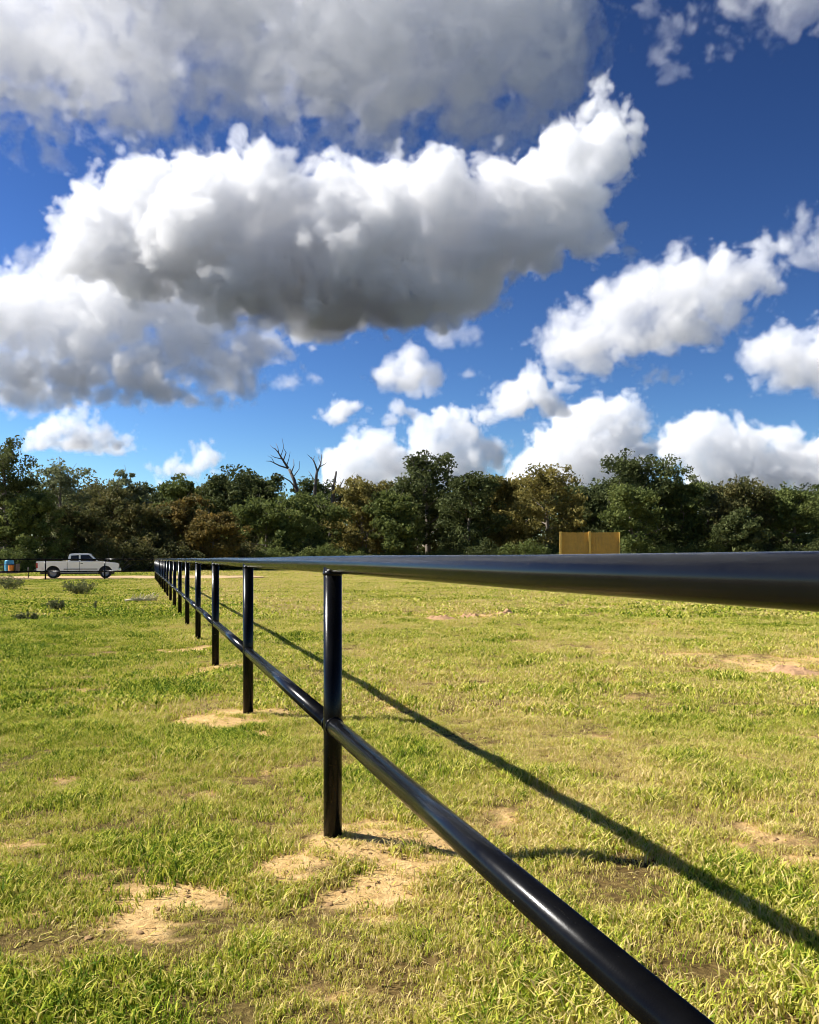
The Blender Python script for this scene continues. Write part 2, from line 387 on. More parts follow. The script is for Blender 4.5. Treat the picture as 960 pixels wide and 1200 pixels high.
wr = random.Random(9)
RTOP, RLOW, DPOST, DRAIL, DLOW = 1.321, .553, .0885, .083, .082
def pipe_fence(label, origin, dirv, ts, group='pipe fences of the paddock', near=0, seam=None):
    """ts: post distances along dirv from origin; posts, one top rail, a lower rail between each pair of posts"""
    root = tag(empty('pipe_fence', origin), label, 'fence', group)
    for i, t in enumerate(ts):
        bm = bmesh.new(); q = dirv*t
        gz = float(height(np.array([origin[0]+q.x]), np.array([origin[1]+q.y]))[0])
        tube_into(bm, [(q.x, q.y, gz-.25), (q.x, q.y, RTOP-.012)], [DPOST/2]*2, 28)
        po = bm_obj('post', bm, m_pipe, root)
        bm = bmesh.new()                                       # weld at the foot of the saddle
        tube_into(bm, [(q.x, q.y, RTOP-DRAIL*.5-.010), (q.x, q.y, RTOP-DRAIL*.5-.002), (q.x, q.y, RTOP-DRAIL*.5+.012)], [DPOST/2+.0005, DPOST/2+.004, DPOST/2+.002], 20)
        for v in bm.verts: v.co += Vector((wr.uniform(-1,1), wr.uniform(-1,1), wr.uniform(-1,1)))*.0014
        bm_obj('weld_bead', bm, m_pipe, po)
        if i+1 < len(ts):
            t2 = ts[i+1]; bm = bmesh.new()
            a = dirv*(t+.002); c = dirv*(t2-.002)
            tube_into(bm, [(a.x, a.y, RLOW), (c.x, c.y, RLOW)], [DLOW/2]*2, 28)
            lr = bm_obj('lower_rail', bm, m_pipe, root)
            for s, tt in ((1, t), (-1, t2)):                    # weld bead round each end of the rail
                bm = bmesh.new(); r0 = DPOST/2
                pts = [dirv*(tt+s*(r0-.012)), dirv*(tt+s*(r0+.002)), dirv*(tt+s*(r0+.009))]
                tube_into(bm, [(u.x, u.y, RLOW) for u in pts], [DLOW/2+.005, DLOW/2+.006, DLOW/2+.0005], 20)
                for v in bm.verts: v.co += Vector((wr.uniform(-1,1), wr.uniform(-1,1), wr.uniform(-1,1)))*.0016
                bm_obj('weld_bead', bm, m_pipe, lr)
    bm = bmesh.new(); a = dirv*(ts[0]-.02); c = dirv*(ts[-1]+.02)
    n = 40
    tube_into(bm, [(a.x+(c.x-a.x)*k/n, a.y+(c.y-a.y)*k/n, RTOP + .003*math.sin(k*1.7)*(0 < k < n)) for k in range(n+1)], [DRAIL/2]*(n+1), 40)
    bm_obj('top_rail', bm, m_pipe, root)
    return root
p0 = Vector((*fence_xy(POSTS[0]), 0)); step = (Vector((*fence_xy(1), 0))-Vector((*fence_xy(0), 0))).length
pipe_fence('long black pipe fence with two rails running away over the grass', p0, FDIR, [step*i for i in range(len(POSTS))])
pipe_fence('black pipe cross fence standing in front of the white pickup', CORNER + CDIR*.06, CDIR, [3.06, 6.6, 10.1, 13.6, 17.1, 20.6])
# short rails joining the cross fence to the corner post are part of the cross fence
cf = [o for o in COL.objects if o.name.startswith('pipe_fence') and 'cross' in o['label']][0]
for nm, zz, dd in (('top_rail', RTOP, DRAIL), ('lower_rail', RLOW, DLOW)):
    bm = bmesh.new(); a = CDIR*.0; c = CDIR*3.06
    tube_into(bm, [(a.x, a.y, zz), (c.x, c.y, zz)], [dd/2]*2, 20); bm_obj(nm, bm, m_pipe, cf)

# ---------------------------------------------------------------- pickup truck
M_WHITE = plain('white_car_paint', (.90,.90,.88), .28, var=.03, coat=.5)
M_GLASS = plain('dark_car_glass', (.02,.022,.025), .08, var=.05)
M_TYRE = plain('tyre_rubber', (.02,.02,.02), .85, var=.2)
M_RIM = plain('steel_rim', (.30,.30,.30), .5, metal=.3, var=.15)
M_DARK = plain('dark_trim', (.025,.025,.027), .6, var=.1)
M_CHROME = plain('bumper_chrome', (.6,.6,.6), .2, metal=.9, var=.05)
M_RED = plain('red_lens', (.35,.02,.02), .25, var=.1)
M_LAMP = plain('clear_lens', (.7,.7,.68), .15, var=.05)
def extrude_profile(name, prof, y0, y1, mat, parent, bev=.03):
    """side profile (x,z) extruded from y0 to y1"""
    bm = bmesh.new()
    a = [bm.verts.new((x, y0, z)) for x, z in prof]; c = [bm.verts.new((x, y1, z)) for x, z in prof]
    bm.faces.new(a); bm.faces.new(c[::-1])
    n = len(prof)
    for i in range(n): bm.faces.new((a[i], c[i], c[(i+1)%n], a[(i+1)%n]))
    bmesh.ops.recalc_face_normals(bm, faces=bm.faces)
    if bev: bmesh.ops.bevel(bm, geom=[e for e in bm.edges], offset=bev, segments=2, affect='EDGES', profile=.6, clamp_overlap=True)
    return bm_obj(name, bm, mat, parent, smooth=False)
def arc(cx, cz, r, a0, a1, n=9):
    return [(cx+r*math.cos(math.radians(a0+(a1-a0)*i/n)), cz+r*math.sin(math.radians(a0+(a1-a0)*i/n))) for i in range(n+1)]
def wheel(parent, x, y, z, r, wd, side):
    bm = bmesh.new()
    prof = [(.62, -.5), (.9, -.5), (1., -.3), (1., .3), (.9, .5), (.62, .5)]
    rings = []
    for k in range(28):
        t = 2*math.pi*k/28
        rings.append([bm.verts.new((x+r*q*math.cos(t), y+wd*h, z+r*q*math.sin(t))) for q, h in prof])
    for k in range(28):
        A, B = rings[k], rings[(k+1)%28]
        for j in range(len(prof)): bm.faces.new((A[j], A[(j+1)%len(prof)], B[(j+1)%len(prof)], B[j]))
    wh = bm_obj('wheel', bm, M_TYRE, parent, smooth=True)
    bm = bmesh.new()
    pr = [(0, .34), (.16, .36), (.2, .30), (.5, .22), (.56, .40), (.625, .42), (.625, -.4), (0, -.4)]
    rg = [[bm.verts.new((x+r*q*math.cos(2*math.pi*k/24), y+side*wd*h, z+r*q*math.sin(2*math.pi*k/24))) for q, h in pr] for k in range(24)]
    for k in range(24):
        A, B = rg[k], rg[(k+1)%24]
        for j in range(len(pr)-1):
            try: bm.faces.new((A[j], A[j+1], B[j+1], B[j]))
            except ValueError: pass
    bmesh.ops.remove_doubles(bm, verts=bm.verts, dist=1e-4)
    bm_obj('rim', bm, M_RIM, wh, smooth=True)
    return wh
def make_pickup(loc, rz):
    T = tag(empty('pickup_truck', loc, rz), 'white extended cab pickup parked on the dirt track behind the fence', 'pickup truck')
    # x forward, 0 = middle; length 5.55
    W = .97; R = .37
    fx, rx = 1.83, -1.62                                   # axles
    arch = lambda cx: arc(cx, .42, .47, 180, 0)
    prof = [(-2.68, .55), (-2.05, .48)] + arch(rx) + [(-.95, .42), (1.2, .42)] + arch(fx) + [(2.45, .48), (2.70, .60), (2.73, .98), (2.66, 1.06), (1.45, 1.19), (1.30, 1.20), (-.64, 1.18), (-.66, 1.16), (-2.70, 1.16)]
    extrude_profile('body', prof, -W, W, M_WHITE, T, .035)
    # dark slab set in the solid body, standing for the shaded hollow bed
    box('bed_shade_slab', (-2.60, -.74, -W+.10, W-.10, 1.11, 1.172), M_DARK, T)
    rail = box('bed_rail', (-2.69, -.72, -W+.002, -W+.11, 1.155, 1.195), M_WHITE, T, .012)
    box('bed_rail', (-2.69, -.72, W-.11, W-.002, 1.155, 1.195), M_WHITE, T, .012)
    # cab with sloped pillars
    cabp = [(-.66, 1.15), (-.58, 1.66), (-.44, 1.735), (.70, 1.745), (.84, 1.70), (1.40, 1.17)]
    bm = bmesh.new()
    top = lambda z: 1 - .13*max(0, (z-1.16))/.58
    a = [bm.verts.new((x, -W*.985*top(z), z)) for x, z in cabp]; c = [bm.verts.new((x, W*.985*top(z), z)) for x, z in cabp]
    bm.faces.new(a); bm.faces.new(c[::-1]); n = len(cabp)
    for i in range(n): bm.faces.new((a[i], c[i], c[(i+1)%n], a[(i+1)%n]))
    bmesh.ops.recalc_face_normals(bm, faces=bm.faces)
    bmesh.ops.bevel(bm, geom=list(bm.edges), offset=.045, segments=2, affect='EDGES', profile=.6, clamp_overlap=True)
    bm_obj('cab', bm, M_WHITE, T)
    def glass(name, quad, s):
        bm = bmesh.new()
        A = [bm.verts.new((x, s*(W*.985*top(z)+.008), z)) for x, z in quad]; B = [bm.verts.new((x, s*(W*.985*top(z)-.02), z)) for x, z in quad]
        bm.faces.new(A); bm.faces.new(B[::-1]); k = len(quad)
        for i in range(k): bm.faces.new((A[i], B[i], B[(i+1)%k], A[(i+1)%k]))
        bmesh.ops.recalc_face_normals(bm, faces=bm.faces)
        return bm_obj(name, bm, M_GLASS, T)
    for s in (-1, 1):
        glass('side_window', [(-.49, 1.23), (-.44, 1.60), (.06, 1.63), (.06, 1.23)], s)
        glass('side_window', [(.18, 1.22), (.18, 1.635), (.73, 1.645), (1.17, 1.22)], s)
        y = s*(W+.006)
        d = box('door', (.12, 1.28, min(y, s*(W-.03)), max(y, s*(W-.03)), .50, 1.175), M_WHITE, T, .004)
        box('door_handle', (.18, .33, s*(W+.012)-.012, s*(W+.012)+.012, 1.02, 1.06), M_DARK, d)
        box('seam', (.095, .117, s*(W+.003)-.006, s*(W+.003)+.004, .50, 1.19), M_DARK, T)
        box('seam', (-.71, -.685, s*(W+.003)-.006, s*(W+.003)+.004, .50, 1.17), M_DARK, T)
        box('side_molding', (-.95+.02, 1.3, s*(W+.008)-.008, s*(W+.008)+.006, .62, .68), M_DARK, T)
        box('rocker_panel', (-1.1, 1.32, s*(W-.03)-.02, s*(W-.03)+.02, .33, .44), M_DARK, T)
        mr = box('mirror', (1.06, 1.20, s*(W+.11)-.09, s*(W+.11)+.09, 1.20, 1.38), M_DARK, T, .02)
        box('headlight', (2.62, 2.745, s*.74-.17, s*.74+.17, .84, 1.00), M_LAMP, T, .02)
        box('tail_light', (-2.715, -2.60, s*(W-.055)-.065, s*(W-.055)+.065, .72, 1.08), M_RED, T, .01)
        for ax in (fx, rx):
            wheel(T, ax, s*(W-.14), R, R, .25, s)
            bm = bmesh.new()                                 # dark inside of the wheel arch
            pr = arc(ax, .42, .465, 180, 0); yy = s*(W-.02); y2 = s*(W-.42)
            A = [bm.verts.new((x, yy, z)) for x, z in pr]; B = [bm.verts.new((x, y2, z)) for x, z in pr]
            for i in range(len(pr)-1): bm.faces.new((A[i], A[i+1], B[i+1], B[i]))
            bm.faces.new(B)
            bm_obj('wheel_arch', bm, M_DARK, T)
    # windscreen and rear window
    for nm, (xa, za), (xb, zb), off in (('windscreen', (1.345, 1.225), (.885, 1.66), .012), ('rear_window', (-.645, 1.25), (-.59, 1.60), -.012)):
        bm = bmesh.new()
        q = [(xa+off, -W*.90*top(za), za+abs(off)*.6), (xa+off, W*.90*top(za), za+abs(off)*.6), (xb+off, W*.87*top(zb), zb+abs(off)*.6), (xb+off, -W*.87*top(zb), zb+abs(off)*.6)]
        A = [bm.verts.new(v) for v in q]; B = [bm.verts.new((v[0]-off*2.2, v[1], v[2]-.02)) for v in q]
        bm.faces.new(A); bm.faces.new(B[::-1])
        for i in range(4): bm.faces.new((A[i], B[i], B[(i+1)%4], A[(i+1)%4]))
        bmesh.ops.recalc_face_normals(bm, faces=bm.faces); bm_obj(nm, bm, M_GLASS, T)
    box('grille', (2.66, 2.75, -.55, .55, .82, 1.00), M_DARK, T, .01)
    box('front_bumper', (2.60, 2.86, -W+.02, W-.02, .52, .72), M_CHROME, T, .03)
    box('rear_bumper', (-2.86, -2.62, -W+.04, W-.04, .48, .64), M_DARK, T, .02)
    box('chassis', (-2.5, 2.4, -.5, .5, .30, .50), M_DARK, T)
    return T
ZT = 60.6
truck_c = Vector((-(480-90.5)/F*59.2 - .42, ZT, 0))
rzt = math.atan2(-CDIR.y, -CDIR.x)
make_pickup((truck_c.x, truck_c.y, .034), rzt)
[o for o in COL.objects if o.name == 'pickup_truck'][0].scale = (.965,)*3
HEAD = -CDIR                                                # the way the truck points
# load in the bed
ob = box('tool_box', (-.98, -.76, -.6, .6, 0, .15), plain('tan_plastic', (.45,.38,.26), .6), None, .02)
ob.location = (truck_c.x, truck_c.y, .034+1.174*.965); ob.rotation_euler = (0,0,rzt)
tag(ob, 'tan box lying in the pickup bed against the cab', 'box')

# flat trailer hitched behind
M_TRAIL = plain('trailer_steel', (.05,.035,.03), .7, var=.3)
M_DECK = plain('trailer_deck_wood', (.16,.10,.06), .85, var=.3, vscale=12)
def make_trailer(loc, rz):
    T = tag(empty('flat_trailer', loc, rz), 'low dark flatbed trailer hitched behind the white pickup', 'trailer')
    for k in range(9):
        box('deck_plank', (-4.2, 0, -.9+k*.2+.008, -.9+(k+1)*.2-.008, .44, .48), M_DECK, T)
    box('frame', (-4.25, .05, -.93, -.90, .36, .50), M_TRAIL, T); box('frame', (-4.25, .05, .90, .93, .36, .50), M_TRAIL, T)
    box('head_board', (.052, .10, -.93, .93, .36, .98), M_TRAIL, T)
    for x in (-3.2, -2.0, -.9):
        for s in (-1, 1): box('stake', (x-.03, x+.03, s*.955-.022, s*.955+.022, .40, .90), M_TRAIL, T)
    for s in (-1, 1): box('side_rail', (-4.2, .05, s*.955-.018, s*.955+.018, .90, .95), M_TRAIL, T)
    bm = bmesh.new(); tube_into(bm, [(.05, -.5, .42), (1.05, 0, .46)], [.05, .05], 8); tube_into(bm, [(.05, .5, .42), (1.05, 0, .46)], [.05, .05], 8)
    bm_obj('tongue', bm, M_TRAIL, T)
    bm = bmesh.new(); tube_into(bm, [(.75, 0, .04), (.75, 0, .75)], [.035, .03], 10); bm_obj('jack', bm, M_TRAIL, T)
    for x in (-2.5, -3.3):
        for s in (-1, 1):
            wheel(T, x, s*1.09, .33, .33, .2, s)
    for s in (-1, 1):
        box('fender', (-3.75, -2.05, s*1.09-.12, s*1.09+.12, .70, .74), M_TRAIL, T, .01)
    return T
tl = truck_c - HEAD*3.95
make_trailer((tl.x, tl.y, .034), rzt)
def lathe(name, prof, mat, parent=None, seg=24):
    bm = bmesh.new()
    rg = [[bm.verts.new((r*math.cos(2*math.pi*k/seg), r*math.sin(2*math.pi*k/seg), z)) for r, z in prof] for k in range(seg)]
    for k in range(seg):
        A, B = rg[k], rg[(k+1)%seg]
        for j in range(len(prof)-1): bm.faces.new((A[j], B[j], B[j+1], A[j+1]))
    bmesh.ops.remove_doubles(bm, verts=bm.verts, dist=1e-4)
    bmesh.ops.recalc_face_normals(bm, faces=bm.faces)
    return bm_obj(name, bm, mat, parent, smooth=False)
side = Vector((HEAD.y, -HEAD.x, 0))                         # towards the camera
def on_trailer(px, lat, z):
    # the point of the deck that stands in the photo's column px
    o = tl + side*lat
    r = (px-CX)/F; t = (o.x - r*o.y)/(r*HEAD.y - HEAD.x)
    q = o + HEAD*t; return (q.x, q.y, z)
dr = tag(empty('plastic_drum', on_trailer(11, .1, .034+.481), 0), 'bright blue plastic drum standing on the trailer deck', 'drum')
lathe('barrel', [(0, 0), (.27, 0), (.285, .03), (.30, .2), (.292, .23), (.305, .26), (.305, .48), (.292, .51), (.30, .54), (.285, .70), (.26, .74), (0, .74)], plain('blue_plastic', (.05,.30,.48), .4), dr)
lathe('lid', [(0, .741), (.2, .741), (.2, .765), (0, .77)], plain('drum_lid', (.04,.2,.34), .4), dr)
wc = tag(empty('drink_cooler', on_trailer(13.2, .62, .034+.481), 0), 'small orange drink cooler in front of the blue drum', 'cooler')
lathe('barrel', [(0, 0), (.16, 0), (.175, .03), (.185, .36), (.17, .38), (0, .38)], plain('orange_plastic', (.75,.26,.03), .45), wc)
lathe('lid', [(0, .381), (.185, .381), (.19, .42), (.15, .45), (0, .46)], plain('cooler_lid', (.62,.22,.04), .5), wc)
box('spigot', (-.02, .02, -.23, -.17, .05, .09), M_WHITE, wc)

# ---------------------------------------------------------------- wooden screen beyond the fence
m_board = plain('tan_boards', (.46,.275,.06), .8, var=.22, vscale=3.5, bump=.3, bscale=25)
m_sunlit_post = plain('sunlit_timber', (.66,.43,.10), .7, var=.12, vscale=5)  # paler than the boards: sunlight on the posts put into the colour
ZP = 68.
sx0 = (656.5-CX)/F*ZP; sx1 = (725-CX)/F*ZP; sh = CAMH + (HZ-623.5)/F*ZP
scr = tag(empty('wooden_screen', (sx0, ZP, 0), math.radians(-3)), 'tall tan board screen of two panels in front of the wood', 'screen')
Wd = sx1-sx0; nb = 20
rr_ = random.Random(5)
for k in range(nb):
    a = Wd*k/nb; c = Wd*(k+1)/nb
    box('board', (a+.003, c-.003, .0, .03+rr_.uniform(-.004, .004), .05, sh-.03+rr_.uniform(-.015, .015)), m_board, scr, .003)
for k, (xx, ht) in enumerate(((-.03, sh+.03), (Wd*.5-.07, sh+.06), (Wd-.02, sh-.02))):
    box('post', (xx, xx+(.16 if k < 2 else .06), -.16, -.004, -.2, ht), m_sunlit_post, scr, .006)
for z in (.5, sh*.55, sh-.35):
    box('rail', (.0, Wd, .036, .08, z, z+.09), m_board, scr)

# ---------------------------------------------------------------- loose earth heaps
m_heap = plain('loose_red_earth', (.40,.245,.13), .95, var=.35, vscale=9, bump=.9, bscale=30, spec=.1)
def heap(px, py, wpx, label, seed, hh=.27):
    x, y = ground_at(px, py); r = wpx/F*y*.5
    n = 26; u = np.linspace(-1.25, 1.25, n); A, B = np.meshgrid(u, u)
    rad = np.hypot(A, B)
    h = hh*r*np.exp(-rad**4*2.2)*(.8+1.5*(fbm(A+seed, B-seed, 2.2, 4, .6)-.5)*2) + (fbm(A-seed, B, 5., 3, .6)-.5)*.13*r*np.exp(-rad**2*1.6)
    z = h - .02 + height(A.ravel()*r+x, B.ravel()*r+y).reshape(A.shape)*1.
    z = np.where(rad > 1.05, -.06, z)
    V = np.stack([A.ravel()*r, B.ravel()*r, z.ravel()], 1); id_ = np.arange(n*n).reshape(n, n)
    Q = np.stack([id_[:-1,:-1].ravel(), id_[:-1,1:].ravel(), id_[1:,1:].ravel(), id_[1:,:-1].ravel()], 1)
    o = link('earth_mound', from_np('earth_mound', V, Q, m_heap, True)); o.location = (x, y, 0)
    tag(o, label, 'mound', 'burrow heaps of bare earth in the field')
heap(516, 726, 42, 'bare red earth mound at the left end of a row of three mounds', 1.)
o_ = [o for o in COL.objects if o.name == 'earth_mound'][0]; o_['label'] = 'widest of three red earth mounds in a row on the field'
heap(553, 723, 34, 'middle one of three red earth mounds in a row', 2.)
heap(592, 719, 26, 'smallest of three red earth mounds in a row on the field', 3.)
heap(931, 788, 70, 'broad flat mound of clods on the sandy worn patch', 4., .2)

# ---------------------------------------------------------------- weeds and brush in the paddock
M_WEED = leaf_mat('weed_leaves', [(0, (.07,.09,.03)), (.5, (.14,.15,.055)), (1, (.26,.24,.11))], .3)
M_STEM = plain('weed_stem', (.16,.13,.07), .8)
M_DRY = plain('dry_stem', (.46,.40,.26), .8)
def leaf_quads(C, N_, size, r, flat=.0):
    """C: clump centres (n,3); one small diamond per row, random turn"""
    n = len(C)
    a = r.normal(size=(n,3)); a[:,2] *= (1-flat); a /= np.linalg.norm(a, axis=1)[:,None]
    b = r.normal(size=(n,3)); b -= a*(a*b).sum(1)[:,None]; b /= np.linalg.norm(b, axis=1)[:,None]
    s = size*r.uniform(.6, 1.3, (n,1))
    V = np.stack([C-a*s, C+b*s*.55, C+a*s, C-b*s*.55], 1).reshape(-1,3)
    Q = np.arange(4*n).reshape(n,4)
    return V, Q
def brush(px, py, wpx, hpx, label, seed, leaves=900, dense=1., lsize=.035):
    r = np.random.default_rng(seed)
    x, y = ground_at(px, py); w_ = wpx/F*y; h_ = hpx/F*y
    T = tag(empty('weed_bush', (x, y, 0)), label, 'weed', 'coarse weeds in the grass')
    bm = bmesh.new(); pts = []
    for k in range(int(16*dense)):
        a = r.uniform(0, 6.283); q = r.uniform(.2, 1)
        tip = np.array([math.cos(a)*w_*.5*q, math.sin(a)*w_*.4*q, h_*r.uniform(.5, 1.05)*(1.1-.5*q)])
        b0 = np.array([math.cos(a)*w_*.12*q, math.sin(a)*w_*.12*q, -.03])
        mid = b0*.4+tip*.6 + np.array([0, 0, h_*.12])
        tube_into(bm, [b0, mid, tip], [.008, .006, .003], 5); pts.append((b0, mid, tip))
    bm_obj('stem', bm, M_STEM, T)
    k = r.integers(0, len(pts), leaves); t = r.uniform(.25, 1., leaves)[:,None]
    P = np.array([[p_[0], p_[1], p_[2]] for p_ in pts])
    C = (1-t)**2*P[k,0] + 2*t*(1-t)*P[k,1] + t*t*P[k,2] + r.normal(size=(leaves,3))*.045*w_
    C[:,2] = np.maximum(C[:,2], .01)
    V, Q = leaf_quads(C, None, lsize, r)
    me = from_np('foliage', V, Q, M_WEED); at = me.attributes.new('tint', 'FLOAT', 'POINT')
    at.data.foreach_set('value', np.repeat(np.clip(r.normal(.45, .22, leaves), 0, 1), 4).astype(np.float32))
    link('foliage', me, None, T)
brush(9, 692, 46, 18, 'tall grey green weed clump growing in front of the trailer', 1, 1400)
brush(96, 697, 46, 20, 'wide weed clump in front of the pickup door', 2, 1600)
brush(66, 716, 34, 14, 'low thin weed clump in open grass', 3, 500, .7)
brush(33, 727, 30, 10, 'small flat weed among tall grass', 4, 350, .6)
brush(112, 714, 10, 15, 'single thin upright weed stalk', 5, 90, .2)
def dry_branch(px, py):
    x, y = ground_at(px, py); r = random.Random(3)
    T = tag(empty('dead_branch', (x, y, 0), .2), 'pale dead branch lying on the grass near the fence', 'branch')
    bm = bmesh.new(); tube_into(bm, [(-.5, 0, .06), (-.15, .02, .10), (.2, 0, .09), (.45, -.03, .06)], [.035, .032, .024, .012], 7); bm_obj('stem', bm, M_DRY, T)
    for k in range(16):
        bx = -.35+.05*k; l = r.uniform(.14, .3)
        bm = bmesh.new(); tube_into(bm, [(bx, 0, .05), (bx+l*.35, r.uniform(-.1, .1), .05+l*.55), (bx+l*.5, r.uniform(-.15, .15), .04+l*.95)], [.02, .017, .01], 5)
        bm_obj('twig', bm, M_DRY, T)
dry_branch(166, 706)
# ---------------------------------------------------------------- trees
M_BARK = plain('grey_bark', (.17,.14,.11), .9, var=.35, vscale=4, bump=.6, bscale=12)
M_SNAG = plain('dead_wood', (.085,.07,.058), .9, var=.35, vscale=3)
LEAF = {
 'dark':  leaf_mat('dark_oak_leaves',   [(0, (0.044,0.056,0.019)), (.5, (0.088,0.106,0.034)), (1, (0.164,0.180,0.066))], .25),
 'mid':   leaf_mat('green_leaves',      [(0, (0.066,0.088,0.024)), (.5, (0.129,0.156,0.041)), (1, (0.219,0.242,0.070))], .3),
 'olive': leaf_mat('yellowing_leaves',  [(0, (0.101,0.094,0.027)), (.5, (0.219,0.188,0.054)), (1, (0.390,0.312,0.086))], .3),
 'brown': leaf_mat('brown_leaves',      [(0, (.062,.072,.024)), (.5, (.112,.108,.038)), (1, (.19,.150,.050))], .3),
 'orange':leaf_mat('orange_leaves',     [(0, (.080,.074,.022)), (.5, (.165,.125,.036)), (1, (.30,.19,.045))], .3),
 'pale':  leaf_mat('pale_grey_leaves',  [(0, (0.101,0.117,0.055)), (.5, (0.188,0.204,0.096)), (1, (0.296,0.312,0.156))], .3),
}
def tree_meshes(kind, h, w, seed, low=.12, clumps=95, per=62, leaf=.2, gap=.0):
    """trunk with limbs, and a crown of leaf clumps carried by the limbs"""
    r = np.random.default_rng(seed)
    bm = bmesh.new()
    lean = r.normal(0, .03, 2)*h
    th = h*.78
    tp = [np.array([lean[0]*t*t+r.normal(0,.05)*t, lean[1]*t*t+r.normal(0,.05)*t, th*t]) for t in np.linspace(0, 1, 7)]
    tp[0][2] = -.4
    tr = .028*h
    tube_into(bm, tp, list(np.linspace(tr, tr*.22, 7)), 8)
    ends = []
    nl = 15
    for k in range(nl):
        t = low + (1-low)*((k+.5)/nl)**.8*.98
        i = min(int(t*6), 5); f = t*6-i; b0 = tp[i]*(1-f)+tp[i+1]*f
        a = k*2.4 + r.uniform(-.5, .5)
        env = math.sqrt(max(.05, 1-((t-.42)/.66)**2))              # width of the crown at that height
        l = w*.5*env*r.uniform(.55, .95)
        tip = b0 + np.array([math.cos(a)*l, math.sin(a)*l, (h*.24*t + h*.05)*r.uniform(.5, 1.1)])
        mid = b0*.5 + tip*.5 + np.array([0, 0, -.04*l]) + r.normal(0, .08, 3)*l*.5
        q = tr*(.42-.25*t)
        tube_into(bm, [b0, mid, tip], [q, q*.6, q*.22], 6, cap=False)
        ends += [(mid, .7), (tip, 1.), (b0*.25+tip*.75, .9)]
        for s in range(2):
            e = mid + (tip-mid)*r.uniform(.1, .8); e2 = e + np.array([r.normal(0, .55), r.normal(0, .55), r.uniform(.1, .9)])*l*.55
            tube_into(bm, [e, e2], [q*.35, q*.1], 5, cap=False); ends.append((e2, .9))
    ends.append((tp[-1]+np.array([0,0,h*.12]), 1.1)); ends.append((tp[-1], 1.))
    trunk = bpy.data.meshes.new('trunk'); bm.normal_update(); bm.to_mesh(trunk); bm.free(); trunk.materials.append(M_BARK)
    E = np.array([e[0] for e in ends]); K = r.integers(0, len(E), clumps)
    CC = E[K] + r.normal(size=(clumps,3))*np.array([w*.075, w*.075, h*.035])
    CC[:,2] = np.clip(CC[:,2], h*.05, None)
    top = CC[:,2].max(); CC[:,2] *= np.where(CC[:,2] > h*.5, 1 + (h*.955/top-1)*(CC[:,2]-h*.5)/(top-h*.5), 1)
    R = w*.095*r.uniform(.55, 1.35, clumps)
    n = clumps*per; ci = np.repeat(np.arange(clumps), per)
    d = r.normal(size=(n,3)); d /= np.linalg.norm(d, axis=1)[:,None]
    C = CC[ci] + d*(R[ci]*r.random(n)**.45)[:,None]*np.array([1.15, 1.15, .8])
    V, Q = leaf_quads(C, None, leaf, r)
    crown = from_np('crown', V, Q, LEAF[kind])
    tint = np.clip(r.normal(.42, .16, clumps)[ci] + r.normal(0, .13, n), 0, 1)
    at = crown.attributes.new('tint', 'FLOAT', 'POINT'); at.data.foreach_set('value', np.repeat(tint, 4).astype(np.float32))
    return trunk, crown
def place_tree(px, top, wpx, kind, Y, label, seed, name='oak_tree', group=None, **kw):
    h = CAMH + (HZ-top)/F*Y; w_ = wpx/F*Y
    T = tag(empty(name, ((px-CX)/F*Y, Y, 0)), label, 'tree', group)
    tk, cr = tree_meshes(kind, h, w_, seed, **kw)
    link('trunk', tk, None, T); link('crown', cr, None, T)
    return T
